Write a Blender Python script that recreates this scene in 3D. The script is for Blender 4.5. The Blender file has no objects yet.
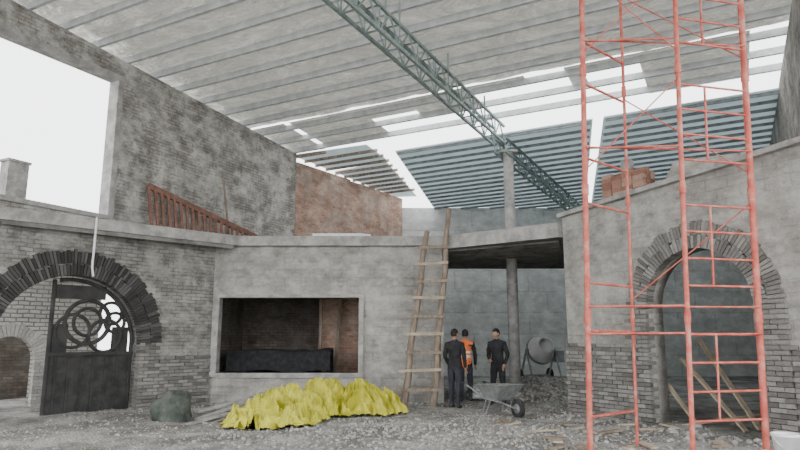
import bpy, bmesh, math, random
from mathutils import Vector, Matrix, noise
random.seed(7)
SC = bpy.context.scene
def V(*a): return Vector(a)

# ---------------------------------------------------------------- materials
def new_mat(name):
    m = bpy.data.materials.new(name); m.use_nodes = True
    nt = m.node_tree; b = nt.nodes["Principled BSDF"]
    return m, nt, b
def ramp(nt, stops):
    r = nt.nodes.new("ShaderNodeValToRGB")
    e = r.color_ramp.elements
    while len(e) < len(stops): e.new(0.5)
    for i, (p, c) in enumerate(stops):
        e[i].position = p; e[i].color = (c[0], c[1], c[2], 1)
    return r
def translucify(m, fac, col):
    nt=m.node_tree; b=nt.nodes["Principled BSDF"]; out=nt.nodes["Material Output"]
    tr=nt.nodes.new("ShaderNodeBsdfTranslucent"); tr.inputs[0].default_value=(*col,1)
    mx=nt.nodes.new("ShaderNodeMixShader"); mx.inputs[0].default_value=fac
    nt.links.new(b.outputs[0],mx.inputs[1]); nt.links.new(tr.outputs[0],mx.inputs[2]); nt.links.new(mx.outputs[0],out.inputs[0])
def noise_mat(name, c1, c2, scale=3.0, rough=0.9, bump=0.3, metal=0.0, fine=30.0, c3=None, stretch=(1,1,1)):
    m, nt, b = new_mat(name)
    tc = nt.nodes.new("ShaderNodeTexCoord"); mp = nt.nodes.new("ShaderNodeMapping")
    mp.inputs["Scale"].default_value = stretch
    nt.links.new(tc.outputs["Object"], mp.inputs[0])
    n = nt.nodes.new("ShaderNodeTexNoise"); n.inputs["Scale"].default_value = scale; n.inputs["Detail"].default_value = 8; n.inputs["Roughness"].default_value=0.65
    nt.links.new(mp.outputs[0], n.inputs["Vector"])
    st = [(0.38, c1), (0.62, c2)] if c3 is None else [(0.38, c1), (0.52, c2), (0.64, c3)]
    r = ramp(nt, st); nt.links.new(n.outputs["Fac"], r.inputs[0]); nt.links.new(r.outputs[0], b.inputs["Base Color"])
    n2 = nt.nodes.new("ShaderNodeTexNoise"); n2.inputs["Scale"].default_value = fine; n2.inputs["Detail"].default_value = 6
    nt.links.new(mp.outputs[0], n2.inputs["Vector"])
    bp = nt.nodes.new("ShaderNodeBump"); bp.inputs["Strength"].default_value = bump; bp.inputs["Distance"].default_value = 0.05
    nt.links.new(n2.outputs["Fac"], bp.inputs["Height"]); nt.links.new(bp.outputs[0], b.inputs["Normal"])
    b.inputs["Roughness"].default_value = rough; b.inputs["Metallic"].default_value = metal
    return m
def island_mat(name, stops, rough=0.9, bump=0.3, scale=25):
    m, nt, b = new_mat(name)
    g = nt.nodes.new("ShaderNodeNewGeometry"); r = ramp(nt, stops)
    nt.links.new(g.outputs["Random Per Island"], r.inputs[0])
    n = nt.nodes.new("ShaderNodeTexNoise"); n.inputs["Scale"].default_value = scale; n.inputs["Detail"].default_value=5
    tc = nt.nodes.new("ShaderNodeTexCoord"); nt.links.new(tc.outputs["Object"], n.inputs["Vector"])
    mx = nt.nodes.new("ShaderNodeMix"); mx.data_type='RGBA'; mx.blend_type='MULTIPLY'; mx.inputs[0].default_value=0.6
    r2 = ramp(nt, [(0.3,(0.5,0.5,0.5)),(0.65,(1,1,1))]); nt.links.new(n.outputs["Fac"], r2.inputs[0])
    nt.links.new(r.outputs[0], mx.inputs[6]); nt.links.new(r2.outputs[0], mx.inputs[7]); nt.links.new(mx.outputs[2], b.inputs["Base Color"])
    bp = nt.nodes.new("ShaderNodeBump"); bp.inputs["Strength"].default_value = bump; bp.inputs["Distance"].default_value=0.02
    nt.links.new(n.outputs["Fac"], bp.inputs["Height"]); nt.links.new(bp.outputs[0], b.inputs["Normal"])
    b.inputs["Roughness"].default_value = rough
    return m
def brick_mat(name, c1, c2, mortar, wash, washcol, bw=0.26, bh=0.085, msize=0.012, wscale=1.2, bump=0.6, lo=0.46, hi=0.55, grime=0.55, gtop=1.25):
    m, nt, b = new_mat(name)
    tc = nt.nodes.new("ShaderNodeTexCoord"); sp = nt.nodes.new("ShaderNodeSeparateXYZ"); cb = nt.nodes.new("ShaderNodeCombineXYZ")
    nt.links.new(tc.outputs["Object"], sp.inputs[0]); nt.links.new(sp.outputs[0], cb.inputs[0]); nt.links.new(sp.outputs[2], cb.inputs[1])
    nd = nt.nodes.new("ShaderNodeTexNoise"); nd.inputs["Scale"].default_value=4; nt.links.new(tc.outputs["Object"], nd.inputs["Vector"])
    va = nt.nodes.new("ShaderNodeVectorMath"); va.operation='MULTIPLY_ADD'; va.inputs[1].default_value=(0.04,0.04,0.0)
    nt.links.new(nd.outputs["Color"], va.inputs[0]); nt.links.new(cb.outputs[0], va.inputs[2])
    br = nt.nodes.new("ShaderNodeTexBrick"); nt.links.new(va.outputs[0], br.inputs["Vector"])
    br.inputs["Color1"].default_value=(*c1,1); br.inputs["Color2"].default_value=(*c2,1); br.inputs["Mortar"].default_value=(*mortar,1)
    br.inputs["Scale"].default_value=1.0; br.inputs["Mortar Size"].default_value=msize; br.inputs["Brick Width"].default_value=bw; br.inputs["Row Height"].default_value=bh
    br.inputs["Mortar Smooth"].default_value=0.3
    n = nt.nodes.new("ShaderNodeTexNoise"); n.inputs["Scale"].default_value=wscale; n.inputs["Detail"].default_value=12; n.inputs["Roughness"].default_value=0.75
    nt.links.new(tc.outputs["Object"], n.inputs["Vector"])
    r = ramp(nt, [(lo,(0,0,0)),(hi,(wash,wash,wash))]); nt.links.new(n.outputs["Fac"], r.inputs[0])
    mx = nt.nodes.new("ShaderNodeMix"); mx.data_type='RGBA'
    nt.links.new(r.outputs[0], mx.inputs[0]); nt.links.new(br.outputs["Color"], mx.inputs[6]); mx.inputs[7].default_value=(*washcol,1)
    mp = nt.nodes.new("ShaderNodeMapping"); mp.inputs["Scale"].default_value=(1.0,1.0,1.6); nt.links.new(tc.outputs["Object"], mp.inputs[0])
    n3 = nt.nodes.new("ShaderNodeTexNoise"); n3.inputs["Scale"].default_value=1.3; n3.inputs["Detail"].default_value=14; n3.inputs["Roughness"].default_value=0.78; nt.links.new(mp.outputs[0], n3.inputs["Vector"])
    r3 = ramp(nt, [(0.41,(grime,grime*.98,grime*.95)),(0.5,(.9,.9,.89)),(0.59,(gtop,gtop,gtop*.98))]); nt.links.new(n3.outputs["Fac"], r3.inputs[0])
    m2 = nt.nodes.new("ShaderNodeMix"); m2.data_type='RGBA'; m2.blend_type='MULTIPLY'; m2.inputs[0].default_value=0.9
    nt.links.new(mx.outputs[2], m2.inputs[6]); nt.links.new(r3.outputs[0], m2.inputs[7]); nt.links.new(m2.outputs[2], b.inputs["Base Color"])
    bp = nt.nodes.new("ShaderNodeBump"); bp.inputs["Strength"].default_value=bump; bp.inputs["Distance"].default_value=0.05
    n4 = nt.nodes.new("ShaderNodeTexNoise"); n4.inputs["Scale"].default_value=9; n4.inputs["Detail"].default_value=9; n4.inputs["Roughness"].default_value=0.7; nt.links.new(tc.outputs["Object"], n4.inputs["Vector"])
    ad = nt.nodes.new("ShaderNodeMath"); ad.operation='SUBTRACT'; nt.links.new(n4.outputs["Fac"], ad.inputs[0]); nt.links.new(br.outputs["Fac"], ad.inputs[1])
    nt.links.new(ad.outputs[0], bp.inputs["Height"]); nt.links.new(bp.outputs[0], b.inputs["Normal"])
    b.inputs["Roughness"].default_value=0.95
    return m

M = {}
M['upper'] = brick_mat("whitewashed_brick", (0.27,0.255,0.235),(0.39,0.37,0.34),(0.20,0.19,0.18),0.85,(0.54,0.525,0.495),bump=0.7,wscale=1.3)
M['left'] = brick_mat("grey_brick", (0.23,0.22,0.205),(0.33,0.315,0.295),(0.16,0.155,0.145),0.8,(0.40,0.385,0.36),bump=.7,wscale=1.3)
M['cement'] = brick_mat("cement_render", (0.30,0.29,0.27),(0.35,0.335,0.315),(0.25,0.245,0.23),0.95,(0.43,0.415,0.39),bw=0.42,bh=0.21,lo=0.44,hi=0.54,bump=.5,grime=.65,gtop=1.18,msize=.012,wscale=1.0)
M['red'] = brick_mat("red_brick", (0.36,0.18,0.12),(0.50,0.30,0.22),(0.38,0.32,0.28),0.6,(0.50,0.41,0.35),bump=.7,grime=.65)
M['dimbrick'] = brick_mat("shaded_brick", (0.10,0.08,0.065),(0.16,0.13,0.105),(0.08,0.07,0.065),0.6,(0.12,0.11,0.10))  # dimness of the inner spaces put into the brick colour
M['block'] = brick_mat("grey_block", (0.60,0.61,0.605),(0.66,0.67,0.665),(0.48,0.49,0.485),0.8,(0.72,0.73,0.72),bw=1.6,bh=0.9,msize=0.03,bump=.3,grime=.75,gtop=1.12)  # skylight on the back wall is put into this raised block colour
M['white'] = brick_mat("white_brick", (0.66,0.65,0.62),(0.74,0.73,0.70),(0.25,0.24,0.22),0.3,(0.64,0.63,0.60),bw=0.26,bh=0.1,msize=0.018,grime=.75,gtop=1.1)
M['conc'] = noise_mat("concrete",(0.26,0.25,0.24),(0.45,0.44,0.42),3.5,0.95,0.4)
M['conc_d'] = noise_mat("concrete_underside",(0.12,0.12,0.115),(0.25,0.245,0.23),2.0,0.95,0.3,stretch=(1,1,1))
M['dark'] = noise_mat("dark_surface",(0.022,0.022,0.022),(0.05,0.048,0.046),4,0.8,0.2)
M['darkbrick'] = island_mat("charcoal_brick",[(0.0,(0.03,0.029,0.028)),(0.6,(0.065,0.062,0.06)),(1.0,(0.13,0.125,0.12))])
M['greybrick'] = island_mat("grey_face_brick",[(0.0,(0.14,0.13,0.12)),(0.5,(0.23,0.22,0.205)),(1.0,(0.34,0.325,0.30))])
M['redbrick'] = island_mat("red_face_brick",[(0.0,(0.26,0.12,0.085)),(0.5,(0.38,0.21,0.15)),(1.0,(0.48,0.33,0.26))])
M['whitebrick'] = island_mat("white_face_brick",[(0.0,(0.55,0.54,0.51)),(1.0,(0.78,0.77,0.74))])
M['wood'] = noise_mat("weathered_wood",(0.17,0.13,0.10),(0.34,0.27,0.21),3,0.85,0.4,stretch=(4,4,0.6))
M['wood_l'] = noise_mat("pale_wood",(0.32,0.26,0.19),(0.50,0.42,0.31),5,0.85,0.3)
M['timber_red'] = noise_mat("red_brown_timber",(0.13,0.065,0.045),(0.25,0.125,0.09),6,0.75,0.2)
M['scaf'] = noise_mat("coral_scaffold_paint",(0.46,0.085,0.06),(0.58,0.14,0.10),5,0.55,0.15,c3=(0.60,0.26,0.21))
M['steel'] = noise_mat("galvanised_steel",(0.58,0.60,0.60),(0.74,0.76,0.76),5,0.5,0.1)
M['purlin'] = noise_mat("purlin_steel",(0.40,0.42,0.42),(0.56,0.58,0.58),4,0.55,0.1)
M['rib'] = noise_mat("backlit_purlin_steel",(0.15,0.17,0.175),(0.25,0.275,0.28),5,0.6,0.1)  # purlins seen against the light: their shade is put into the steel colour
M['truss'] = noise_mat("green_truss_paint",(0.17,0.225,0.215),(0.27,0.33,0.32),5,0.6,0.1)
M['lowroof'] = noise_mat("blue_grey_sheet",(0.46,0.51,0.53),(0.60,0.65,0.67),1.5,0.6,0.1)
translucify(M['lowroof'],.32,(.8,.88,.9))
M['stone'] = island_mat("gravel_stone",[(0.0,(0.20,0.195,0.185)),(0.5,(0.36,0.35,0.33)),(0.9,(0.50,0.485,0.46)),(1.0,(0.5,0.43,0.33))],scale=12)
M['tarp'] = noise_mat("yellow_tarpaulin",(0.42,0.40,0.03),(0.62,0.58,0.06),3,0.5,0.25,fine=9)
M['bag'] = noise_mat("dark_green_sheet",(0.03,0.042,0.035),(0.10,0.11,0.095),4,0.7,0.4)
M['sheet'] = noise_mat("dusty_sheet",(0.30,0.28,0.25),(0.46,0.44,0.40),4,0.9,0.4)
M['black'] = noise_mat("black_cloth",(0.010,0.010,0.012),(0.028,0.028,0.032),8,0.9,0.3)
M['navy'] = noise_mat("dark_trousers",(0.018,0.02,0.028),(0.04,0.042,0.055),8,0.9,0.3)
M['orange'] = noise_mat("orange_hi_vis",(0.75,0.16,0.04),(0.85,0.22,0.06),8,0.7,0.2)
M['silver'] = noise_mat("reflective_tape",(0.6,0.6,0.55),(0.75,0.75,0.7),8,0.4,0.05)
M['skin'] = noise_mat("skin",(0.36,0.20,0.14),(0.44,0.26,0.18),8,0.6,0.05)
M['lip'] = noise_mat("lip",(0.28,0.10,0.08),(0.32,0.12,0.09),8,0.5,0.05)
M['hair'] = noise_mat("black_hair",(0.008,0.007,0.006),(0.02,0.018,0.016),20,0.7,0.4)
M['shoe'] = noise_mat("dusty_shoe",(0.03,0.028,0.025),(0.08,0.075,0.07),9,0.8,0.2)
M['eye'] = noise_mat("eye_white",(0.7,0.7,0.68),(0.75,0.75,0.72),8,0.3,0.0)
M['whitep'] = noise_mat("white_plastic",(0.72,0.73,0.72),(0.82,0.83,0.82),5,0.4,0.05)
M['grey'] = noise_mat("grey_painted_metal",(0.20,0.21,0.21),(0.34,0.35,0.35),6,0.5,0.15,metal=0.3)
M['rust'] = noise_mat("rusty_metal",(0.14,0.08,0.05),(0.28,0.18,0.12),7,0.8,0.3)
M['tyre'] = noise_mat("rubber",(0.015,0.015,0.015),(0.04,0.04,0.04),9,0.8,0.2)

def foil():
    m, nt, b = new_mat("foil_insulation")
    tc = nt.nodes.new("ShaderNodeTexCoord"); mr = nt.nodes.new("ShaderNodeMapping"); mr.inputs["Rotation"].default_value=(0,0,math.radians(28)); 
    mp = nt.nodes.new("ShaderNodeMapping"); mp.inputs["Scale"].default_value=(0.6,1.2,1)
    nt.links.new(tc.outputs["Object"], mr.inputs[0]); nt.links.new(mr.outputs[0], mp.inputs[0])
    n = nt.nodes.new("ShaderNodeTexNoise"); n.inputs["Scale"].default_value=1.1; n.inputs["Detail"].default_value=14; n.inputs["Roughness"].default_value=0.8; n.inputs["Distortion"].default_value=1.2
    nt.links.new(mp.outputs[0], n.inputs["Vector"])
    r = ramp(nt,[(0.40,(0.22,0.21,0.185)),(0.47,(0.38,0.365,0.33)),(0.53,(0.54,0.53,0.49)),(0.60,(0.88,0.87,0.83))])
    nt.links.new(n.outputs["Fac"], r.inputs[0]); nt.links.new(r.outputs[0], b.inputs["Base Color"])
    v = nt.nodes.new("ShaderNodeTexNoise"); v.inputs["Scale"].default_value=3.5; v.inputs["Detail"].default_value=9; v.inputs["Distortion"].default_value=1.0; nt.links.new(mp.outputs[0], v.inputs["Vector"])
    bp = nt.nodes.new("ShaderNodeBump"); bp.inputs["Strength"].default_value=1.0; bp.inputs["Distance"].default_value=0.25
    nt.links.new(v.outputs["Fac"], bp.inputs["Height"]); nt.links.new(bp.outputs[0], b.inputs["Normal"])
    b.inputs["Metallic"].default_value=0.5; b.inputs["Roughness"].default_value=0.36
    translucify(m,.08,(.9,.88,.8))
    return m
M['foil'] = foil()
def ground_mat():
    m, nt, b = new_mat("gravel_ground")
    tc = nt.nodes.new("ShaderNodeTexCoord")
    n = nt.nodes.new("ShaderNodeTexNoise"); n.inputs["Scale"].default_value=0.8; n.inputs["Detail"].default_value=13; n.inputs["Roughness"].default_value=0.75
    nt.links.new(tc.outputs["Object"], n.inputs["Vector"])
    r = ramp(nt,[(0.42,(0.20,0.19,0.175)),(0.5,(0.33,0.32,0.30)),(0.58,(0.49,0.48,0.455))]); nt.links.new(n.outputs["Fac"], r.inputs[0])
    v = nt.nodes.new("ShaderNodeTexVoronoi"); v.inputs["Scale"].default_value=22; nt.links.new(tc.outputs["Object"], v.inputs["Vector"])
    mx = nt.nodes.new("ShaderNodeMix"); mx.data_type='RGBA'; mx.blend_type='MULTIPLY'; mx.inputs[0].default_value=0.5
    r2 = ramp(nt,[(0.0,(1.1,1.1,1.1)),(0.7,(0.45,0.45,0.45))]); nt.links.new(v.outputs["Distance"], r2.inputs[0])
    nt.links.new(r.outputs[0], mx.inputs[6]); nt.links.new(r2.outputs[0], mx.inputs[7]); nt.links.new(mx.outputs[2], b.inputs["Base Color"])
    bp = nt.nodes.new("ShaderNodeBump"); bp.inputs["Strength"].default_value=0.8; bp.inputs["Distance"].default_value=0.04; bp.invert=True
    nt.links.new(v.outputs["Distance"], bp.inputs["Height"]); nt.links.new(bp.outputs[0], b.inputs["Normal"])
    b.inputs["Roughness"].default_value=0.97
    return m
M['ground'] = ground_mat()

# ---------------------------------------------------------------- mesh builder
class MB:
    def __init__(s, *mats): s.v=[]; s.f=[]; s.m=[]; s.sm=[]; s.mats=list(mats); s.T=Matrix.Identity(4)
    def mi(s, k):
        if k not in s.mats: s.mats.append(k)
        return s.mats.index(k)
    def add(s, vs, fs, k, smooth=False):
        o=len(s.v); i=s.mi(k)
        s.v += [s.T @ Vector(p) for p in vs]
        for f in fs: s.f.append([o+a for a in f]); s.m.append(i); s.sm.append(smooth)
    def box(s, c, size, k, R=None):
        hx,hy,hz=[a/2 for a in size]; R = R or Matrix.Identity(3); c=Vector(c)
        vs=[c+R@Vector((x,y,z)) for x in(-hx,hx) for y in(-hy,hy) for z in(-hz,hz)]
        s.add(vs,[(0,1,3,2),(4,6,7,5),(0,4,5,1),(2,3,7,6),(0,2,6,4),(1,5,7,3)],k)
    def beam(s, a, b, w, h, k, up=(0,0,1)):
        a=Vector(a); b=Vector(b); d=(b-a); L=d.length; d.normalize(); up=Vector(up)
        if abs(d.dot(up))>0.98: up=Vector((0,1,0))
        x=d.cross(up).normalized(); z=x.cross(d)
        R=Matrix((x,d,z)).transposed(); s.box((a+b)/2,(w,L,h),k,R)
    def cyl(s, a, b, r0, r1, k, n=10, caps=True, smooth=True):
        a=Vector(a); b=Vector(b); d=(b-a).normalized(); u=Vector((0,0,1)) if abs(d.z)<0.9 else Vector((1,0,0))
        x=d.cross(u).normalized(); y=d.cross(x)
        vs=[]
        for p,r in((a,r0),(b,r1)):
            for i in range(n):
                t=2*math.pi*i/n; vs.append(p+(x*math.cos(t)+y*math.sin(t))*r)
        s.add(vs,[(i,(i+1)%n,n+(i+1)%n,n+i) for i in range(n)],k,smooth)
        if caps: s.add(vs,[tuple(range(n))[::-1],tuple(range(n,2*n))],k)
    def tube(s, pts, r, k, n=8):
        for a,b in zip(pts,pts[1:]): s.cyl(a,b,r,r,k,n)
    def lathe(s, prof, c, k, n=24, R=None, smooth=True):
        c=Vector(c); R=R or Matrix.Identity(3); vs=[]
        for r,z in prof:
            for i in range(n):
                t=2*math.pi*i/n; vs.append(c+R@Vector((r*math.cos(t),r*math.sin(t),z)))
        fs=[(j*n+i,j*n+(i+1)%n,(j+1)*n+(i+1)%n,(j+1)*n+i) for j in range(len(prof)-1) for i in range(n)]
        s.add(vs,fs,k,smooth)
    def ball(s, c, rad, k, n=12, m=8, fn=None, R=None, kfn=None):
        c=Vector(c); R=R or Matrix.Identity(3)
        if not hasattr(rad,'__len__'): rad=(rad,)*3
        vs=[]
        for j in range(m+1):
            ph=math.pi*j/m
            for i in range(n):
                t=2*math.pi*i/n; p=Vector((rad[0]*math.sin(ph)*math.cos(t),rad[1]*math.sin(ph)*math.sin(t),rad[2]*math.cos(ph)))
                if fn: p=fn(p)
                vs.append(p)
        out=[c+R@p for p in vs]
        for j in range(m):
            for i in range(n):
                f=(j*n+i,(j+1)*n+i,(j+1)*n+(i+1)%n,j*n+(i+1)%n)
                kk=k
                if kfn:
                    cc=sum((vs[a] for a in f),Vector())/4; kk=kfn(cc)
                s.add([out[a] for a in f],[(0,1,2,3)],kk,True)
    def obj(s, name, merge=False, origin=None):
        me=bpy.data.meshes.new(name)
        o=Vector(origin) if origin else Vector((0,0,0))
        me.from_pydata([tuple(p-o) for p in s.v],[],s.f)
        for k in s.mats: me.materials.append(M[k])
        for p,i,sm in zip(me.polygons,s.m,s.sm): p.material_index=i; p.use_smooth=sm
        bm=bmesh.new(); bm.from_mesh(me)
        if merge: bmesh.ops.remove_doubles(bm,verts=bm.verts,dist=0.0005)
        bmesh.ops.recalc_face_normals(bm,faces=bm.faces); bm.to_mesh(me); bm.free()
        ob=bpy.data.objects.new(name,me); SC.collection.objects.link(ob); ob.location=o
        return ob

def frame(P0, ang, z=0): return Matrix.Translation((P0[0],P0[1],z)) @ Matrix.Rotation(ang,4,'Z')
def wall(name, P0, P1, outline, holes, thick, k, y0=0.0):
    d=Vector((P1[0]-P0[0],P1[1]-P0[1])); ang=math.atan2(d.y,d.x)
    cu=bpy.data.curves.new(name,'CURVE'); cu.dimensions='2D'; cu.fill_mode='BOTH'; cu.extrude=thick/2
    for pts in [outline]+holes:
        sp=cu.splines.new('POLY'); sp.points.add(len(pts)-1)
        for q,p in zip(sp.points,pts): q.co=(p[0],p[1],0,1)
        sp.use_cyclic_u=True
    tmp=bpy.data.objects.new("tmp",cu); SC.collection.objects.link(tmp)
    dg=bpy.context.evaluated_depsgraph_get(); me=bpy.data.meshes.new_from_object(tmp.evaluated_get(dg))
    bpy.data.objects.remove(tmp)
    for v in me.vertices: v.co=(v.co.x, v.co.z+thick/2+y0, v.co.y)
    bm=bmesh.new(); bm.from_mesh(me); bmesh.ops.remove_doubles(bm,verts=bm.verts,dist=0.0005); bmesh.ops.recalc_face_normals(bm,faces=bm.faces); bm.to_mesh(me); bm.free()
    me.materials.clear(); me.materials.append(M[k]); me.name=name
    ob=bpy.data.objects.new(name,me); SC.collection.objects.link(ob)
    ob.matrix_world=frame(P0,ang)
    return ob, frame(P0,ang), d.length
def arch_path(xc, r, zs, z0=-0.3, n=24):
    pts=[(xc-r,z0),(xc-r,zs)]
    for i in range(1,n): t=math.pi*(1-i/n); pts.append((xc+r*math.cos(t),zs+r*math.sin(t)))
    return pts+[(xc+r,zs),(xc+r,z0)]

# building axes
B=Vector((-3.55,20.5)); d=Vector((0.469,0.883)); p=Vector((0.883,-0.469))
def bp(s,t,z): q=B+p*s+d*t; return Vector((q.x,q.y,z))
RS=0.075
def zr(t): return 7.8-RS*t

# ---------------------------------------------------------------- ground
def gh(x,y):
    h=0.05*noise.noise(Vector((x*0.6,y*0.6,0)))+0.035*noise.noise(Vector((x*2.1,y*2.1,3)))+0.015*noise.noise(Vector((x*6,y*6,5)))
    def bump(cx,cy,rx,ry,a): 
        q=((x-cx)/rx)**2+((y-cy)/ry)**2
        return a*math.exp(-q)
    h+=bump(4.2,19.0,1.3,1.8,0.42)+bump(0.5,11.2,2.6,1.0,0.10)+bump(-2.0,14.4,2.2,0.9,0.2)
    return h
def rock(mb,c,r,k='stone'):
    R=Matrix.Rotation(random.random()*6.28,3,'Z')@Matrix.Rotation(random.random()*6.28,3,'X')
    sc=Vector((random.uniform(.7,1.3),random.uniform(.6,1.1),random.uniform(.4,.8)))
    pts=[(0,0,1)]+[(math.cos(a)*.9,math.sin(a)*.9,.35+random.uniform(-.15,.15)) for a in [i*2*math.pi/5 for i in range(5)]]+[(math.cos(a)*.9,math.sin(a)*.9,-.35+random.uniform(-.15,.15)) for a in [(i+.5)*2*math.pi/5 for i in range(5)]]+[(0,0,-1)]
    vs=[Vector(c)+R@Vector((q[0]*sc.x*r,q[1]*sc.y*r,q[2]*sc.z*r)) for q in pts]
    fs=[(0,1+i,1+(i+1)%5) for i in range(5)]+[(1+i,6+i,1+(i+1)%5) for i in range(5)]+[(1+(i+1)%5,6+i,6+(i+1)%5) for i in range(5)]+[(11,6+(i+1)%5,6+i) for i in range(5)]
    mb.add(vs,fs,k)
mb=MB('ground','stone')
xs=[-40,-30,-22,-17]+[-14+0.14*i for i in range(int(24/0.14))]+[10.5,14,20,30,40]
ys=[-40,-25,-12,-4,2,5]+[6.5+0.14*i for i in range(int(17/0.14))]+[24,26,28,32,40,60]
n=len(xs)
mb.add([(x,y,gh(x,y)) for y in ys for x in xs],[(j*n+i,j*n+i+1,(j+1)*n+i+1,(j+1)*n+i) for j in range(len(ys)-1) for i in range(n-1)],'ground',True)
for i in range(5600):
    x=random.uniform(-7,5.5); y=random.uniform(8.2,16)
    r=random.choice([.010,.014,.018,.022,.03]) 
    if random.random()<.012: r=random.uniform(.04,.08)
    rock(mb,(x,y,gh(x,y)+r*.2),r)
for i in range(1500):
    a=random.gauss(0,1);b=random.gauss(0,1); x=4.0+a*.8; y=18.6+b*1.2
    r=random.uniform(.03,.10)
    rock(mb,(x,y,gh(x,y)+r*.2),r)
for i in range(1200):
    x=random.gauss(0.6,1.6); y=random.gauss(10.6,.7); r=random.uniform(.015,.045)
    rock(mb,(x,y,gh(x,y)+r*.2),r)
for i in range(260):
    u=random.random(); x=-4.4+5.2*u; y=15.75-abs(random.gauss(0,.25)); r=random.uniform(.02,.07)
    rock(mb,(x,y,gh(x,y)+r*.2),r)
for i in range(260):
    u=random.random(); x=3.55+3.0*u-abs(random.gauss(0,.25)); y=13.75-5.2*u-abs(random.gauss(0,.2)); r=random.uniform(.02,.07)
    rock(mb,(x,y,gh(x,y)+r*.2),r)
mb.obj("floor")

# ---------------------------------------------------------------- walls
L0=(-10.25,10.15); L1=(-4.8,16.0)
xc,rr,zs=4.65,1.5,1.45
out=[(0,-.3)]+arch_path(xc,rr,zs)+[(8,-.3),(8,3.95),(0,3.95)]
_,TL,_l=wall("wall_left",L0,L1,out,[],0.35,'left')
def ring(mb,xc,r,zs,w,k,y0,y1,step=.085,zmin=0.0,gap=.012):
    n=int(math.pi*(r+w/2)/step)
    for i in range(n):
        t0=math.pi*i/n; t1=math.pi*(i+1)/n-gap/(r+w/2)
        ww=w+random.uniform(-.05,.03); yy=y0+random.uniform(-.012,.012)
        vs=[]
        for y in(yy,y1):
            for (a,q) in((t0,r-.01),(t1,r-.01),(t1,r+ww),(t0,r+ww)):
                vs.append((xc+q*math.cos(a),y,zs+q*math.sin(a)))
        mb.add(vs,[(0,1,2,3),(7,6,5,4),(0,4,5,1),(1,5,6,2),(2,6,7,3),(3,7,4,0)],k)
def courses(mb,x0,x1,z0,z1,k,y0,y1,bw=.25,bh=.08,jit=.015):
    j=0; z=z0
    while z<z1-.01:
        x=x0-(bw/2 if j%2 else 0)
        while x<x1-.02:
            a=max(x,x0); b=min(x+bw-.012,x1)
            if b-a>.03:
                yy=y0+random.uniform(-jit,jit)-(0.02 if j%2 else 0)
                mb.box(((a+b)/2,(yy+y1)/2,z+bh/2-.006),(b-a,y1-yy,bh-.012),k)
            x+=bw
        z+=bh; j+=1
mb=MB('darkbrick','greybrick'); mb.T=TL
ring(mb,xc,rr,zs,.26,'darkbrick',-.09,.12,step=.07)
ring(mb,xc,rr+.27,zs,.28,'darkbrick',-.06,.12,step=.07)
courses(mb,xc+rr-.01,xc+rr+.5,-.1,zs,'greybrick',-.08,.1)
courses(mb,xc-rr-.5,xc-rr+.01,-.1,zs,'darkbrick',-.08,.1)
courses(mb,xc+rr+.5,7.96,-.1,1.12,'greybrick',-.07,.05)
mb.obj("trim_left_arch_bricks")
d1=Vector((.6816,.7317)); n1=Vector((-.7317,.6816))
W0=(L0[0]+n1.x*2.5,L0[1]+n1.y*2.5); W1=(L1[0]+n1.x*2.5,L1[1]+n1.y*2.5)
xs2,r2,z2=4.2,.55,1.1
out=[(1,-.3)]+arch_path(xs2,r2,z2)+[(6.2,-.3),(6.2,3.9),(1,3.9)]
_,TW,_=wall("wall_left_inner",W0,W1,out,[],0.3,'white')
mb=MB('whitebrick'); mb.T=TW
ring(mb,xs2,r2,z2,.3,'whitebrick',-.06,.1)
courses(mb,xs2+r2-.01,xs2+r2+.3,-.1,z2,'whitebrick',-.06,.1)
mb.obj("trim_inner_arch_bricks")
wall("wall_left_backing",(L0[0]+n1.x*5,L0[1]+n1.y*5),(L1[0]+n1.x*5,L1[1]+n1.y*5),[(-2,-.3),(7,-.3),(7,3.9),(-2,3.9)],[],.3,'dimbrick')  # added dark backing, stops white sky showing through the small arch

X0=-4.85
o=lambda x:x-X0
wall("wall_middle",(X0,16),(1.1,16),[(0,-.3),(o(1.1),-.3),(o(1.1),3.95),(0,3.95)],[[(o(-4.68),.74),(o(-1.03),.74),(o(-1.03),2.62),(o(-4.68),2.62)]],.3,'cement')
mb=MB('conc')
for a,b_,c,e in((-4.78,-4.62,.64,2.7),(-1.05,-.93,.64,2.7),(-4.62,-1.05,2.62,2.7),(-4.62,-1.05,.62,.74)):
    mb.box(((a+b_)/2,16.1,(c+e)/2),(b_-a,.32,e-c),'conc')
mb.obj("trim_opening_frame")
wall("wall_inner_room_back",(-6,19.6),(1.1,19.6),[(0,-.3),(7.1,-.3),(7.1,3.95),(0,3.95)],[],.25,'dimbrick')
wall("wall_inner_room_partition",(-2.4,18.6),(1.1,18.6),[(0,-.3),(3.5,-.3),(3.5,3.95),(0,3.95)],[],.25,'red')
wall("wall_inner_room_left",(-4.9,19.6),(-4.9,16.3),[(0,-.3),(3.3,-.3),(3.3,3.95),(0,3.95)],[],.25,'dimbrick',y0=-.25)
wall("wall_inner_room_right",(1.1,16.3),(1.1,18.6),[(0,-.3),(2.3,-.3),(2.3,3.95),(0,3.95)],[],.25,'cement',y0=0)
mb=MB('dark','rust','black')
vs=[];nn=36
prof=[(-.45,.75),(-.44,1.0),(-.40,1.24),(-.2,1.28),(.1,1.27),(.35,1.28),(.42,1.22),(.44,.6)]
for i in range(nn+1):
    x=-4.6+2.75*i/nn
    for (yy,z) in prof: vs.append((x,17.2+yy+.05*noise.noise(Vector((x*4,z*2,0))),z+.07*noise.noise(Vector((x*2.2,yy,2)))))
m_=len(prof)
mb.add(vs,[(i*m_+j,i*m_+j+1,(i+1)*m_+j+1,(i+1)*m_+j) for i in range(nn) for j in range(m_-1)],'black',True)
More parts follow.
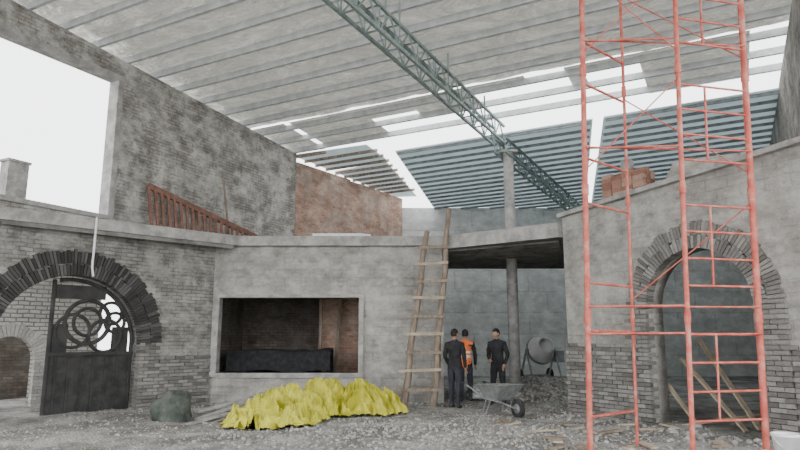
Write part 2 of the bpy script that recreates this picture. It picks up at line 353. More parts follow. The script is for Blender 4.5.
for x in(-4.4,-3.2,-2.05):
    for yy in(-.3,.3): mb.beam((x,17.2+yy,-.05),(x,17.2,1.2),.06,.06,'rust')
mb.box((-3.2,17.2,1.2),(2.6,.6,.05),'rust')
mb.obj("covered_trestle_table")
mb=MB('wood')
mb.beam((-1.9,18.2,0),(-1.75,18.45,3.0),.09,.07,'wood'); mb.beam((-2.35,18.3,0),(-2.3,18.4,3.2),.08,.08,'wood'); mb.obj("timber_props")

R0=(3.7,13.9); R1=(6.9,8.35)
rl=math.dist(R0,R1)
xr,rr2,zs2=3.22,1.05,2.15
out=[(0,-.3)]+arch_path(xr,rr2,zs2)+[(rl,-.3),(rl,4.68),(0,4.3)]
_,TR,_=wall("wall_right",R0,R1,out,[],.4,'cement')
mb=MB('greybrick','darkbrick'); mb.T=TR
ring(mb,xr,rr2,zs2,.22,'greybrick',-.09,.12,step=.07)
ring(mb,xr,rr2+.23,zs2,.24,'greybrick',-.06,.12,step=.07)
courses(mb,xr-rr2-.5,xr-rr2+.01,-.1,zs2,'greybrick',-.1,.1)
courses(mb,xr+rr2-.01,xr+rr2+.5,-.1,zs2,'greybrick',-.1,.1)
courses(mb,.0,xr-rr2-.5,-.1,1.45,'greybrick',-.07,.05)
courses(mb,xr+rr2+.5,rl-.02,-.1,1.45,'greybrick',-.07,.05)
mb.obj("trim_right_arch_bricks")
mb=MB('conc'); mb.T=TR
mb.beam((-.05,.15,4.34),(rl,.15,4.72),.55,.09,'conc'); mb.obj("trim_right_coping")
def tl(t): return t+12
zt=lambda t: zr(t)+0.02
a=bp(0,-12,0); b_=bp(0,0,0)
wall("wall_upper_left",(a.x,a.y),(b_.x,b_.y),[(0,4.2),(12,4.2),(12,zt(0)),(0,zt(-12))],[[(tl(-11.6),4.43),(tl(-7.07),4.43),(tl(-7.07),7.8),(tl(-11.6),7.8)]],.3,'upper')
mb=MB('conc')
mb.T=frame((a.x,a.y),math.atan2(.883,.469))
mb.box((tl(-7.0),.14,6.1),(.16,.34,3.4),'conc'); mb.box((tl(-9.4),.14,4.38),(4.9,.36,.1),'conc'); mb.box((tl(-9.3),.14,7.85),(4.8,.34,.12),'conc')
mb.box((tl(-9.2),.14,4.8),(.42,.28,.75),'conc'); mb.box((tl(-9.2),.14,5.19),(.48,.33,.05),'conc')
mb.obj("window_1")
wall("wall_red_brick",(-3.55,20.75),(0.1,26.95),[(0,3.0),(7.2,3.0),(7.2,7.7),(5,7.66),(5,7.72),(3.2,7.62),(3.2,7.68),(0,7.6)],[],.3,'red')
wall("wall_under_red_brick",(-3.55,20.75),(0.1,26.95),[(0,-.3),(7.2,-.3),(7.2,3.0),(0,3.0)],[],.3,'cement')
wall("wall_back",(0.0,27),(17,27),[(0,-.3),(17,-.3),(17,7.3),(0,7.3)],[],.3,'block')
a=bp(14.2,-5,0); b_=bp(14.2,14.8,0)
wall("wall_right_outer",(b_.x,b_.y),(a.x,a.y),[(0,-.3),(19.8,-.3),(19.8,7.7),(0,7.3)],[],.3,'left')

# ---------------------------------------------------------------- slabs
def prism(mb,poly,z0,z1,k,kb=None):
    n=len(poly); vs=[(x,y,z0) for x,y in poly]+[(x,y,z1) for x,y in poly]
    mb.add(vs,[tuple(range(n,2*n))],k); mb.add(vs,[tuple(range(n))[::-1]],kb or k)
    mb.add(vs,[(i,(i+1)%n,n+(i+1)%n,n+i) for i in range(n)],k)
mb=MB('conc','conc_d')
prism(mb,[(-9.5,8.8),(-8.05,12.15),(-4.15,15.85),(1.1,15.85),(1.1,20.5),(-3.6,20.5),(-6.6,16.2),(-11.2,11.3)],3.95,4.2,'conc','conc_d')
for i in range(16):
    t=i/15; q0=Vector((-8.0,12.25)).lerp(Vector((-4.3,15.77)),t); q1=q0+n1*.28
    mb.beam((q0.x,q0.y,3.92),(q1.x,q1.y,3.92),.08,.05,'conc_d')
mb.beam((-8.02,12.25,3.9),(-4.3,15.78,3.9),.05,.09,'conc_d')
mb.obj("concrete_slab_left")
mb=MB('conc','conc_d')
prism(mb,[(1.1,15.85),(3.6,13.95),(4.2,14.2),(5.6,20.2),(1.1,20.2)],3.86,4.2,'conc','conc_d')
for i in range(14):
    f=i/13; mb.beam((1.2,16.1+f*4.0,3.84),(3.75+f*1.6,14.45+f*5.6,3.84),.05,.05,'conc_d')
mb.obj("concrete_slab_canopy")
mb=MB('conc','conc_d')
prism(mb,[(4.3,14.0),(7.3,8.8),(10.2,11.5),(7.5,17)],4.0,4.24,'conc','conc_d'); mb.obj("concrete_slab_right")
mb=MB('conc')
mb.cyl((3.2,17.7,-.1),(3.2,17.7,7.0),.16,.15,'conc',20); mb.box((3.2,17.7,7.02),(.5,.4,.06),'conc'); mb.obj("round_column")
# ---------------------------------------------------------------- roof
S0,S1=-0.35,16.8
mb=MB('foil')
me_v=[]; nx,ny=110,160
T0,T1=-24,-2.0
for j in range(ny+1):
    for i in range(nx+1):
        s=S0+(S1-S0)*i/nx; t=T0+(T1-T0)*j/ny
        me_v.append(bp(s,t,zr(t)+.19+.05*noise.noise(Vector((s*1.1,t*2.3,0)))+.03*noise.noise(Vector((s*3,t*3,0)))))
fs=[(j*(nx+1)+i,j*(nx+1)+i+1,(j+1)*(nx+1)+i+1,(j+1)*(nx+1)+i) for j in range(ny) for i in range(nx)]
mb.add(me_v,fs,'foil',True)
mb.obj("ceiling")
mb=MB('foil')
for s0,s1,t0,t1 in((-.35,1.0,-2,0.3),(1.2,3.7,-2,.1),(3.7,5.2,-2,-1.2),(5.2,7.0,-2,-.6),(7.0,8.6,-2,-1.5),(9.6,10.0,-2,-1.0),(11.3,13.6,-2,.3),(10,11.3,-2,-1.5),(14.6,16.8,-2,-.9)):
    mb.add([bp(s0,t0,zr(t0)+.16),bp(s1,t0,zr(t0)+.16),bp(s1,t1,zr(t1)+.16),bp(s0,t1,zr(t1)+.16)],[(0,1,2,3)],'foil')
mb.obj("loose_roof_panels")
mb=MB('purlin')
t=-0.15
while t>-20:
    mb.beam(bp(S0+.05,t,zr(t)+.09),bp(S1,t,zr(t)+.09),.012,.16,'purlin')
    mb.beam(bp(S0+.05,t+.035,zr(t)+.01),bp(S1,t+.035,zr(t)+.01),.07,.012,'purlin')
    t-=.84
mb.obj("roof_purlins")
def zl(y): return 7.45-.012*(y-16)
mb=MB('lowroof')
PA=[(-.15,18.95),(5.25,16.1),(8.25,27.05),(1.5,27.05)]
PB=[(5.5,15.95),(9.2,14.0),(16.2,27.05),(8.5,27.05)]
for P in(PA,PB):
    mb.add([(x,y,zl(y)) for x,y in P]+[(x,y,zl(y)+.04) for x,y in P],[(3,2,1,0),(4,5,6,7),(0,1,5,4),(1,2,6,5),(2,3,7,6),(3,0,4,7)],'lowroof')
mb.obj("lower_roof_sheets")
def clip(P,t):
    lo,hi=-50,50; n=len(P); o_=B+d*t; 
    area=sum(P[i][0]*P[(i+1)%n][1]-P[(i+1)%n][0]*P[i][1] for i in range(n)); sg=1 if area>0 else -1
    for i in range(n):
        a=Vector(P[i]); e=Vector(P[(i+1)%n])-a; nn=Vector((-e.y,e.x))*sg
        c0=(o_-a).dot(nn); c1=p.dot(nn)
        if abs(c1)<1e-6:
            if c0<0: return None
        else:
            r=-c0/c1
            if c1>0: lo=max(lo,r)
            else: hi=min(hi,r)
    return (lo,hi) if hi-lo>.2 else None
mb=MB('rib')
t=.3
while t<16:
    for P in(PA,PB):
        c=clip(P,t)
        if c:
            a=bp(c[0]+.05,t,0); e=bp(c[1]-.05,t,0)
            mb.beam((a.x,a.y,zl(a.y)-.05),(e.x,e.y,zl(e.y)-.05),.04,.08,'rib')
    t+=.6
mb.obj("lower_roof_purlins")
mb=MB('lowroof','wood','rib')
PC=[(-3.75,20.75),(-1.1,19.55),(-.5,21.2),(-2.6,22.7)]
PD=[(-2.5,22.9),(-.5,21.5),(.75,27.05),(-.2,27.2)]
for P in (PC,PD): mb.add([(x,y,7.83) for x,y in P]+[(x,y,7.86) for x,y in P],[(3,2,1,0),(4,5,6,7),(0,1,5,4),(1,2,6,5),(2,3,7,6),(3,0,4,7)],'lowroof')
t=.2
while t<7:
    for P in(PC,PD):
        c=clip(P,t)
        if c: mb.beam(bp(c[0],t,7.78),bp(c[1]+random.uniform(0,.3),t,7.78),.07,.09,'wood')
    t+=.62
mb.obj("patch_roof_sheets")
def truss(name,s,t0,t1,zfun,n,w=.16,h=.5):
    mb=MB('truss'); 
    for sg in(-1,1):
        for z in(0,h):
            mb.beam(bp(s+sg*w,t0,zfun(t0)+z),bp(s+sg*w,t1,zfun(t1)+z),.06,.06,'truss')
    for i in range(n):
        ta=t0+(t1-t0)*i/n; tb=t0+(t1-t0)*(i+1)/n; tm=(ta+tb)/2
        for sg in(-1,1):
            mb.beam(bp(s+sg*w,ta,zfun(ta)),bp(s+sg*w,tm,zfun(tm)+h),.03,.03,'truss')
            mb.beam(bp(s+sg*w,tm,zfun(tm)+h),bp(s+sg*w,tb,zfun(tb)),.03,.03,'truss')
            mb.beam(bp(s+sg*w,ta,zfun(ta)),bp(s+sg*w,ta,zfun(ta)+h),.03,.03,'truss')
        mb.beam(bp(s-w,ta,zfun(ta)),bp(s+w,ta,zfun(ta)),.03,.03,'truss')
        mb.beam(bp(s-w,ta,zfun(ta)+h),bp(s+w,ta,zfun(ta)+h),.03,.03,'truss')
        if i%3==0 and t0<-1:
            for sg in(-1,1): mb.beam(bp(s+sg*w,ta,zfun(ta)+h),bp(s+sg*w,ta,zr(ta)+.02),.04,.04,'truss')
    mb.obj(name)
truss("roof_truss",7.25,-16,0,lambda t:7.08-.02*t,20)
truss("roof_truss",7.25,0.05,11,lambda t:6.86-.01*t,14,h=.42)

# ---------------------------------------------------------------- gate in left arch
mb=MB('dark','grey'); mb.T=TL
yg=.22; gx0,gx1=xc-.35,xc+rr-.06
def arc(cx,cz,r,a0,a1,n,rad,k):
    pts=[(cx+r*math.cos(a0+(a1-a0)*i/n),yg,cz+r*math.sin(a0+(a1-a0)*i/n)) for i in range(n+1)]
    mb.tube(pts,rad,k,6)
mb.box(((gx0+gx1)/2,yg,.62),(gx1-gx0,.05,1.24),'dark')
for i in range(7): mb.box((gx0+.15+i*.26,yg-.04,.62),(.03,.04,1.15),'dark')
mb.box(((gx0+gx1)/2,yg-.02,1.26),(gx1-gx0,.1,.08),'dark')
mb.cyl((gx0,yg,0),(gx0,yg,2.85),.045,.045,'dark'); mb.cyl((gx1-.03,yg,0),(gx1-.03,yg,1.55),.045,.045,'dark')
arc(xc,zs,rr-.08,math.radians(100),0,20,.05,'dark')
for (x0,x1,z0,z1) in((xc-.3,xc+.0,1.3,1.9),(xc+.95,xc+1.32,1.3,1.85),(xc-.3,xc+.75,2.45,2.75)):
    mb.box(((x0+x1)/2,yg,(z0+z1)/2),(x1-x0,.03,z1-z0),'dark')
arc(xc+.4,1.95,.48,0,2*math.pi,24,.05,'dark'); arc(xc+.4,1.95,.3,0,2*math.pi,20,.04,'dark')
arc(xc+.8,1.65,.36,0,2*math.pi,20,.04,'dark'); arc(xc+.1,1.75,.36,0,2*math.pi,20,.04,'dark'); arc(xc+.9,2.15,.25,0,2*math.pi,16,.04,'dark'); arc(xc+1.0,1.95,.22,0,2*math.pi,16,.04,'dark')
mb.obj("door_1")

# ---------------------------------------------------------------- wooden ladder
mb=MB('wood')
a0,a1=V(.07,15.05,-.02),V(.70,15.72,4.3); b0,b1=V(.77,15.05,-.02),V(1.28,15.74,4.9)
def rail(a,b,r):
    pts=[a.lerp(b,i/6)+V(.03*math.sin(i*2.1),0,0) for i in range(7)]
    for i in range(6): mb.cyl(pts[i],pts[i+1],r*(1-.04*i),r*(1-.04*(i+1)),'wood',8)
rail(a0,a1,.085); rail(b0,b1,.085)
for i in range(9):
    z=.42+i*.43; f=(z)/4.3; g=z/4.9
    l=a0.lerp(a1,f); r=b0.lerp(b1,g); e=(r-l).normalized()
    off=V(0,-.095,0); mb.beam(l-e*random.uniform(.1,.25)+off+V(0,0,random.uniform(-.04,.03)),r+e*random.uniform(.05,.16)+off+V(0,0,random.uniform(-.02,.05)),.04,.07,'wood_l' if i%2 else 'wood')
mb.obj("wooden_ladder")

# ---------------------------------------------------------------- scaffold
mb=MB('scaf','grey')
P1,P3,P4,P2=V(2.66,9.1,0),V(3.62,9.9,0),V(4.05,9.0,0),V(5.24,9.3,0)
TOP=7.6
lean={id(P1):.035,id(P3):.028,id(P4):.043,id(P2):.045}
def U(P,z): return V(P.x+lean[id(P)]*z,P.y,z)
for P,r in((P1,.042),(P3,.024),(P4,.036),(P2,.048)):
    g=gh(P.x,P.y)
    mb.cyl(U(P,g),U(P,TOP),r,r,'scaf',12); mb.box((P.x,P.y,g+.01),(.16,.16,.02),'scaf')
    for z in(1.9,3.8,5.7): mb.cyl(U(P,z-.08),U(P,z+.08),r+.012,r+.012,'scaf',12)
for bi,base in enumerate((0,1.9,3.8,5.7)):
    for z in(base+.45,base+.85,base+1.25,base+1.65):
        mb.cyl(U(P4,z),U(P2,z),.018,.018,'scaf',8)
    q0=U(P4,base+.45).lerp(U(P2,base+.45),.38); q1=U(P4,base+1.65).lerp(U(P2,base+1.65),.38)
    mb.cyl(q0,q1,.018,.018,'scaf',8)
    for z in(base+.5,base+1.7): mb.cyl(U(P1,z),U(P3,z),.02,.02,'scaf',8)
    if bi>=2:
        mb.cyl(U(P1,base+.3),U(P4,base+1.75),.011,.011,'scaf',6); mb.cyl(U(P3,base+1.75),U(P2,base+.3),.011,.011,'scaf',6)
    if bi==3: mb.cyl(U(P1,base+1.75),U(P4,base+.3),.011,.011,'scaf',6)
    if bi==1: mb.cyl(U(P3,base+.3),U(P2,base+1.75),.011,.011,'scaf',6)
for z in(1.66,2.05,4.45,6.2):
    mb.cyl(U(P1,z),U(P4,z+.01),.016,.016,'scaf',8); mb.cyl(U(P1,z)+V(0,-.05,0),U(P2,z)+V(0,-.05,0),.015,.015,'scaf',8)
mb.obj("scaffold_tower")

# ---------------------------------------------------------------- ladder lying on slab + pole
mb=MB('timber_red')
A0,A1=V(-6.30,15.1,5.35),V(-4.05,17.8,4.42); B0,B1=V(-6.0,14.75,4.25),V(-3.9,17.0,4.25)
mb.beam(A0,A1,.08,.14,'timber_red'); mb.beam(B0,B1,.07,.10,'timber_red')
for i in range(20):
    f=i/19.5; mb.beam(A0.lerp(A1,f),B0.lerp(B1,f),.07,.06,'timber_red')
mb.obj("long_wooden_ladder")
mb=MB('wood'); mb.cyl((-4.75,17.1,4.2),(-5.12,17.35,6.3),.03,.025,'wood',8); mb.obj("wooden_pole")
mb=MB('whitep'); mb.tube([(-6.62,13.3,4.05),(-6.62,13.28,3.1),(-6.58,13.28,2.9)],.025,'whitep'); mb.tube([(-6.68,13.42,4.21),(-6.62,13.3,4.05)],.022,'whitep'); mb.obj("drain_pipe")
mb=MB('whitep')
for i in range(4): mb.tube([(-2.3+.1*i,16.1+.12*i,4.26),(-1.0+.07*i,16.15+.1*i,4.27+.01*i)],.05,'whitep')
mb.obj("white_pipes")

# ---------------------------------------------------------------- tarp
def tarp():
    mb=MB('tarp'); n=190; m=170; X0_,X1_,Y0_,Y1_=-3.5,.3,11.0,15.0
    E_=[(-2.35,12.4,.95,1.6),(-1.0,13.7,1.2,.85),(-1.75,13.6,.9,.9)]
    def inside(x,y):
        b=-9
        for cx,cy,rx,ry in E_:
            b=max(b,1-math.hypot((x-cx)/rx,(y-cy)/ry))
        return b+.18*noise.noise(Vector((x*1.7,y*1.7,1)))+.16*noise.noise(Vector((x*5,y*5,4)))
    def h(x,y):
        e=inside(x,y)
        base=.30*math.exp(-((x+2.35)/.5)**2-((y-13.0)/.8)**2)+.25*math.exp(-((x+1.7)/.4)**2-((y-13.8)/.6)**2)+.24*math.exp(-((x+.85)/.55)**2-((y-13.9)/.5)**2)
        q=Vector((x*1.6+.6*y,y*1.1,0)); q+=Vector((noise.noise(q*.8),noise.noise(q*.8+Vector((9,9,9))),0))*1.2
        fo=0
        for k,a in((1.1,.14),(2.3,.17),(4.7,.13),(9,.06)):
            fo+=a*(1-2.9*abs(noise.noise(q*k+Vector((k,0,0)))))
        return gh(x,y)+.03+(base+max(fo,-.02)*.85)*min(1,max(0,e)*4.5+.12)
    idx={}
    vs=[];fs=[]
    for j in range(m+1):
        for i in range(n+1):
            x=X0_+(X1_-X0_)*i/n; y=Y0_+(Y1_-Y0_)*j/m
            idx[i,j]=len(vs); vs.append((x,y,h(x,y)))
    for j in range(m):
        for i in range(n):
            x=X0_+(X1_-X0_)*(i+.5)/n; y=Y0_+(Y1_-Y0_)*(j+.5)/m
            if inside(x,y)>0: fs.append((idx[i,j],idx[i+1,j],idx[i+1,j+1],idx[i,j+1]))
    used=sorted({a for f in fs for a in f}); re={a:i for i,a in enumerate(used)}
    mb.add([vs[a] for a in used],[tuple(re[a] for a in f) for f in fs],'tarp',False)
    mb.obj("yellow_tarpaulin")
tarp()
def fb(q):
    k=1+.35*noise.noise(q*3.5)+.15*noise.noise(q*9)
    return Vector((q.x*k,q.y*k,max(q.z*k,-.1)))
mb=MB('bag')
mb.ball((-4.5,12.8,.05),(.40,.35,.50),'bag',28,18,fb)
mb.obj("green_sheet_bundle",merge=True)
mb=MB('wood_l','conc','grey')
for (x,y,L,a,z) in((-3.55,13.3,1.5,.9,.12),(-3.65,13.6,1.4,.75,.18),(-3.5,12.8,1.1,1.0,.07),(-3.75,12.5,.9,.7,.06),(-3.3,13.9,1.5,.8,.22)):
    R=Matrix.Rotation(a,3,'Z')@Matrix.Rotation(-.18,3,'Y'); mb.box((x,y,gh(x,y)+z),(L,.16,.03),'conc',R)
mb.obj("plank_pile")
mb=MB('wood_l','wood')
for i in range(22):
    x=random.uniform(1.8,5.0); y=random.uniform(9.3,12.0)
    R=Matrix.Rotation(random.uniform(0,3.1),3,'Z')@Matrix.Rotation(random.uniform(-.15,.15),3,'Y')
    mb.box((x,y,gh(x,y)+.03),(random.uniform(.12,.5),random.uniform(.05,.14),.03),random.choice(['wood_l','wood']),R)
mb.obj("scrap_wood")
mb=MB('wood_l','wood')
for (a,b_) in(((5.5,11.9,0),(4.95,12.9,1.35)),((6.0,11.2,.0),(5.6,12.6,1.2)),((6.3,11.3,.02),(6.1,12.9,1.6)),((5.2,12.0,.0),(6.9,11.9,.25))):
    mb.beam(V(*a),V(*b_),.09,.04,'wood_l')
mb.obj("lumber_planks")
mb=MB('redbrick'); mb.T=TR@Matrix.Translation((1.75,.17,4.50))
for k_ in range(6):
    for i in range(4):
        for j in range(3): 
            if k_==5 and (i+j)%2: continue
            mb.box((i*.26-.4+random.uniform(-.01,.01),j*.13-.13,.04+k_*.083-.01),(.245,.118,.08),'redbrick')
mb.obj("brick_stack")
mb=MB('grey'); mb.T=TR@Matrix.Translation((1.75,.17,4.995)); mb.lathe([(0,0),(.1,0),(.13,.03),(.13,.1),(.135,.11),(.13,.12),(.13,.22),(.1,.25),(0,.25)],(0,0,0),'grey'); mb.obj("paint_can")
mb=MB('sheet'); mb.T=TR@Matrix.Translation((3.3,.3,4.66))
mb.ball((0,0,0),(.75,.33,.24),'sheet',28,16,fb); mb.obj("folded_dust_sheet",merge=True)

# ---------------------------------------------------------------- wheelbarrow
mb=MB('grey','tyre','rust')
mb.T=Matrix.Translation((2.12,13.7,gh(2.1,13.7)))@Matrix.Rotation(math.radians(-62),4,'Z')
top=[(-.42,-.30,.62),(.45,-.33,.66),(.45,.33,.66),(-.42,.30,.62)]; bot=[(-.28,-.18,.36),(.18,-.18,.33),(.18,.18,.33),(-.28,.18,.36)]
mb.add(top+bot,[(4,5,1,0),(5,6,2,1),(6,7,3,2),(7,4,0,3),(7,6,5,4)],'grey')
top2=[(x*.97,y*.97,z) for x,y,z in top]; bot2=[(x*.96,y*.96,z+.02) for x,y,z in bot]
mb.add(top2+bot2,[(0,1,5,4),(1,2,6,5),(2,3,7,6),(3,0,4,7),(4,5,6,7)],'rust')
mb.tube([V(*q) for q in top+[top[0]]],.015,'grey')
for sg in(-1,1):
    mb.tube([(-.95,sg*.30,.62),(-.75,sg*.29,.58),(-.25,sg*.2,.34),(.2,sg*.17,.31),(.62,sg*.05,.2)],.018,'grey')
    mb.cyl((-1.0,sg*.30,.63),(-.86,sg*.30,.61),.024,.024,'tyre')
    mb.tube([(-.2,sg*.19,.34),(-.32,sg*.22,.0),(-.22,sg*.22,.0),(-.05,sg*.18,.33)],.016,'grey')
mb.tube([(-.3,-.22,.06),(-.3,.22,.06)],.014,'grey')
Rw=Matrix.Rotation(math.pi/2,3,'X')
mb.lathe([(.10,-.03),(.17,-.045),(.20,-.02),(.205,0),(.20,.02),(.17,.045),(.10,.03)],(.62,0,.2),'tyre',20,Rw)
mb.lathe([(.0,-.035),(.10,-.03),(.10,.03),(0,.035)],(.62,0,.2),'grey',16,Rw)
mb.obj("wheelbarrow")
# ---------------------------------------------------------------- concrete mixer
mb=MB('grey','tyre','whitep')
mb.T=Matrix.Translation((4.35,19.6,gh(4.35,19.6)-.05))@Matrix.Rotation(math.radians(15),4,'Z')
Rt=Matrix.Rotation(math.radians(68),3,'X')
mb.lathe([(0,-.38),(.24,-.36),(.40,-.12),(.42,.08),(.25,.42),(.25,.46),(.23,.42),(.38,.08),(.36,-.1),(0,-.3)],(0,0,.9),'whitep',28,Rt)
mb.lathe([(.43,-.06),(.46,-.04),(.46,.02),(.43,.04)],(0,0,.9),'grey',28,Rt)
for sg in(-1,1):
    mb.tube([(sg*.48,-.4,0),(sg*.48,0,.9),(sg*.48,.45,0)],.03,'grey'); mb.cyl((sg*.5,0,.9),(sg*.38,0,.9),.05,.05,'grey')
    mb.lathe([(.08,-.03),(.18,-.04),(.2,0),(.18,.04),(.08,.03)],(sg*.52,.42,.15),'tyre',18,Matrix.Rotation(math.pi/2,3,'Y'))
mb.tube([(-.48,-.38,.05),(.48,-.38,.05)],.03,'grey'); mb.tube([(-.48,.4,.12),(.48,.4,.12)],.03,'grey'); mb.box((.62,.05,.7),(.25,.35,.35),'grey')
mb.obj("concrete_mixer")
mb=MB('whitep','rust')
for (x,y,z,a) in((2.15,16.9,.1,.3),(2.45,17.2,.12,1.2),(2.2,17.1,.27,.8)):
    def fs_(q): 
        return Vector((math.copysign(abs(q.x)**.7,q.x)*.9,math.copysign(abs(q.y)**.75,q.y)*.9,q.z*(1+.25*noise.noise(q*6))))
    mb.ball((x,y,gh(x,y)+z),(.30,.2,.1),'whitep',16,10,fs_,Matrix.Rotation(a,3,'Z'))
mb.obj("cement_sack_pile",merge=True)
mb=MB('whitep')
gx,gy=5.06,8.5; g=gh(gx,gy)
mb.lathe([(0,0),(.13,0),(.165,.33),(.18,.335),(.18,.37),(.165,.37),(.155,.33),(.12,.02),(0,.02)],(gx,gy,g),'whitep',28); 
mb.tube([(gx+.18*math.cos(t),gy-.02-.10*math.sin(t),g+.34-.16*math.sin(t)) for t in [math.pi*i/10 for i in range(11)]],.006,'whitep',6)
mb.obj("plastic_bucket")

# ---------------------------------------------------------------- people
def person(name, loc, yaw, H, jacket, legs_k, arms, stance=(.11,.0,-.11,.0), lean=0.0, head_yaw=0.0, vest=False, head_pitch=0.0):
    """faces local -Y"""
    s=H/1.75
    J=[]; E=[]; lab=[]
    def jv(x,y,z,rx,ry,parent,l):
        J.append((Vector((x,y-lean*max(0,z-.95),z))*s,rx*s,ry*s)); lab.append(l)
        if parent is not None: E.append((parent,len(J)-1))
        return len(J)-1
    pel=jv(0,0,.95,.155,.115,None,'leg')
    w=jv(0,-.005,1.08,.15,.11,pel,'torso'); ch=jv(0,0,1.27,.175,.125,w,'torso'); ub=jv(0,.005,1.40,.13,.095,ch,'torso')
    nk=jv(0,.0,1.485,.06,.06,ub,'neck'); jv(0,-.012,1.56,.052,.055,nk,'neck')
    for sg,arm in((1,arms[0]),(-1,arms[1])):
        sh=jv(sg*.185,.005,1.405,.078,.072,ub,'arm')
        e=jv(*arm[0],.052,.052,sh,'arm'); wv=jv(*arm[1],.036,.036,e,'arm')
        W=Vector(arm[1]); Hd=(W-Vector(arm[0])).normalized()
        side=Vector((0,-1,0)) if abs(Hd.y)<.7 else Vector((-sg,0,0))
        c=W+Hd*.05; hp=jv(*c,.034,.026,wv,'hand')
        side=(side-Hd*side.dot(Hd)).normalized(); nrm=Hd.cross(side)*(-sg)
        for i,L in enumerate((.068,.078,.072,.056)):
            off=side*(.027-.018*i)
            q1=c+Hd*.045+off; q2=q1+Hd*L*.5+nrm*.010; q3=q2+Hd*L*.4+nrm*.024
            k1=jv(*q1,.0095,.0095,hp,'hand'); k2=jv(*q2,.009,.009,k1,'hand'); jv(*q3,.0075,.0075,k2,'hand')
        q1=c+side*.036+Hd*.0; q2=q1+side*.022+Hd*.03; k1=jv(*q1,.012,.012,hp,'hand'); jv(*q2,.0095,.0095,k1,'hand')
    for sg,fx,fy in((1,stance[0],stance[1]),(-1,stance[2],stance[3])):
        hp=jv(sg*.095,0,.87,.098,.1,pel,'leg'); 
        kn=jv(sg*.1*.5+fx*.5,fy*.5-.015,.49,.068,.07,hp,'leg'); cf=jv(fx*.8+sg*.02,fy*.8+.01,.33,.062,.065,kn,'leg'); an=jv(fx,fy+.01,.10,.05,.05,cf,'leg')
        he=jv(fx,fy+.02,.045,.042,.045,an,'shoe'); jv(fx*1.12,fy-.15,.035,.042,.033,he,'shoe')
    me=bpy.data.meshes.new("sk"); me.from_pydata([tuple(j[0]) for j in J],E,[])
    ob=bpy.data.objects.new("sk",me); SC.collection.objects.link(ob)
    sk=ob.modifiers.new("s",'SKIN'); sk.use_smooth_shade=True
    for i,dv in enumerate(me.skin_vertices[0].data): dv.radius=(J[i][1],J[i][2]); dv.use_root=(i==0)
    sb=ob.modifiers.new("b",'SUBSURF'); sb.levels=2; sb.render_levels=2
    dg=bpy.context.evaluated_depsgraph_get(); m2=bpy.data.meshes.new_from_object(ob.evaluated_get(dg)); bpy.data.objects.remove(ob)
    mb=MB('skin'); mb.T=Matrix.Translation(loc)@Matrix.Rotation(yaw,4,'Z')
    vs=[v.co.copy() for v in m2.vertices]
    for v in vs:
        if .12*s<v.z<1.4*s:
            v += Vector((noise.noise(v*11),noise.noise(v*11+Vector((5,5,5))),0))*.012
    groups={}
    for po in m2.polygons:
        c=sum((vs[i] for i in po.vertices),Vector())/len(po.vertices)
        best=None;bd=9
        for (a,b_) in E:
            A=J[a][0];Bv=J[b_][0]; ab=Bv-A; f=max(0,min(1,(c-A).dot(ab)/ab.length_squared)); dd=(c-(A+ab*f)).length-(J[a][1]*(1-f)+J[b_][1]*f)
            if dd<bd: bd=dd;best=(a,b_,f)
        l=lab[best[1]]
        zz=c.z/s
        if l=='hand' : k='skin'
        elif l=='neck': k='skin' if zz>1.475 else jacket
        elif l=='shoe': k='shoe'
        elif l=='leg': k=jacket if zz>.86 and abs(c.x)<.3*s else (legs_k if zz>.1 else 'shoe')
        elif l=='torso':
            k='orange' if vest else jacket
            if vest and (1.05<zz<1.10 or 1.19<zz<1.24): k='silver'
        else: k='orange' if (vest and zz>1.37 and abs(c.x)<.2*s) else jacket
        groups.setdefault(k,[]).append(tuple(po.vertices))
    base=len(mb.v); mb.v += [mb.T@v for v in vs]
    for k,fl in groups.items():
        i=mb.mi(k)
        for f in fl: mb.f.append([base+a for a in f]); mb.m.append(i); mb.sm.append(True)
    bpy.data.meshes.remove(m2)
    hc=Vector((0,-lean*.68-.02,1.635))*s
    mb.T=mb.T@Matrix.Translation(hc)@Matrix.Rotation(head_yaw,4,'Z')@Matrix.Rotation(head_pitch,4,'X')@Matrix.Scale(s,4)
    def hf(q):
        x,y,z=q
        if z<0: x*=1-.28*(-z/.118)**1.2; y=y*(1-.12*(-z/.118)) - .006*(-z/.118)
        if y<0: 
            g=math.exp(-(x/.013)**2-((z+.012)/.022)**2); y-=.024*g
            y+=.008*(math.exp(-((abs(x)-.03)/.013)**2-((z-.006)/.012)**2))
            y-=.006*math.exp(-(x/.022)**2-((z+.055)/.010)**2)
            y-=.006*math.exp(-(x/.02)**2-((z+.095)/.016)**2)
        if y>0: y*=1.06
        return Vector((x,y,z))
    def kf(c):
        if c.z>.055 or (c.y>.0 and c.z>-.045) or (c.y>-.03 and c.z>.02): return 'hair'
        return 'skin'
    mb.ball((0,0,0),(.076,.095,.118),'skin',40,30,hf,None,kf)
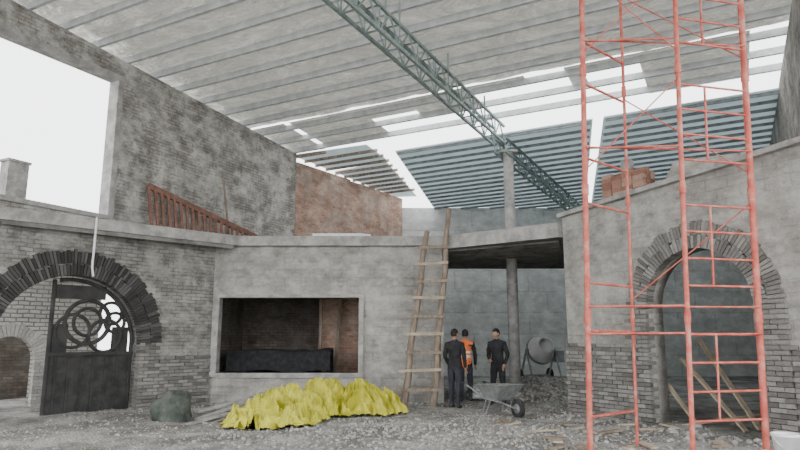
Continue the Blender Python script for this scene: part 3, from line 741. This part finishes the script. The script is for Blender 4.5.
    def hair(q):
        k=1+.03*noise.noise(q*40); return q*k
    mb.ball((0,.012,.022),(.084,.098,.108),'hair',24,16,lambda q: hair(Vector((q.x,q.y if q.y>-.06 or q.z>.04 else -.04,max(q.z,-.055 if q.y>.02 else .03)))))
    for sg in(-1,1):
        mb.ball((sg*.078,.005,-.008),(.010,.018,.030),'skin',10,8)
        mb.ball((sg*.030,-.080,.006),(.013,.008,.007),'eye',10,8); mb.ball((sg*.030,-.087,.006),(.005,.003,.005),'hair',8,6)
        mb.beam((sg*.016,-.093,.024),(sg*.046,-.084,.024),.006,.007,'hair')
    mb.ball((0,-.094,-.055),(.022,.006,.006),'lip',10,6)
    mb.obj(name)
person("man_in_black_jacket",(1.29,14.9,gh(1.29,14.9)),math.radians(150),1.80,'black','navy',(((.24,.03,1.14),(.20,-.12,.93)),((-.25,.03,1.13),(-.22,-.08,.90))),stance=(.12,-.05,-.10,.08),head_yaw=math.radians(-20))
person("man_in_orange_vest",(1.68,16.3,gh(1.68,16.3)),math.radians(170),1.8,'black','navy',(((.24,.03,1.14),(.10,-.16,1.05)),((-.25,.03,1.13),(-.24,-.08,.90))),stance=(.11,.03,-.11,-.05),vest=True,head_yaw=.3)
person("man_in_dark_coat",(2.42,15.7,gh(2.42,15.7)),math.radians(-35),1.82,'black','black',(((.25,.04,1.14),(.22,-.10,.92)),((-.25,.03,1.14),(-.12,-.18,1.02))),stance=(.12,.05,-.12,-.06),lean=.06,head_yaw=math.radians(-15),head_pitch=.15)

# ---------------------------------------------------------------- world, light, camera
w=bpy.data.worlds.new("sky"); SC.world=w; w.use_nodes=True; nt=w.node_tree; bg=nt.nodes["Background"]
bg.inputs[0].default_value=(0.97,0.99,1.0,1); bg.inputs[1].default_value=4.4
cam=bpy.data.cameras.new("camera"); co=bpy.data.objects.new("camera",cam); SC.collection.objects.link(co)
co.location=(0,0,1.6); co.rotation_euler=(math.radians(100.33),0,0); cam.sensor_width=36; cam.lens=27.9; cam.clip_end=300
SC.camera=co
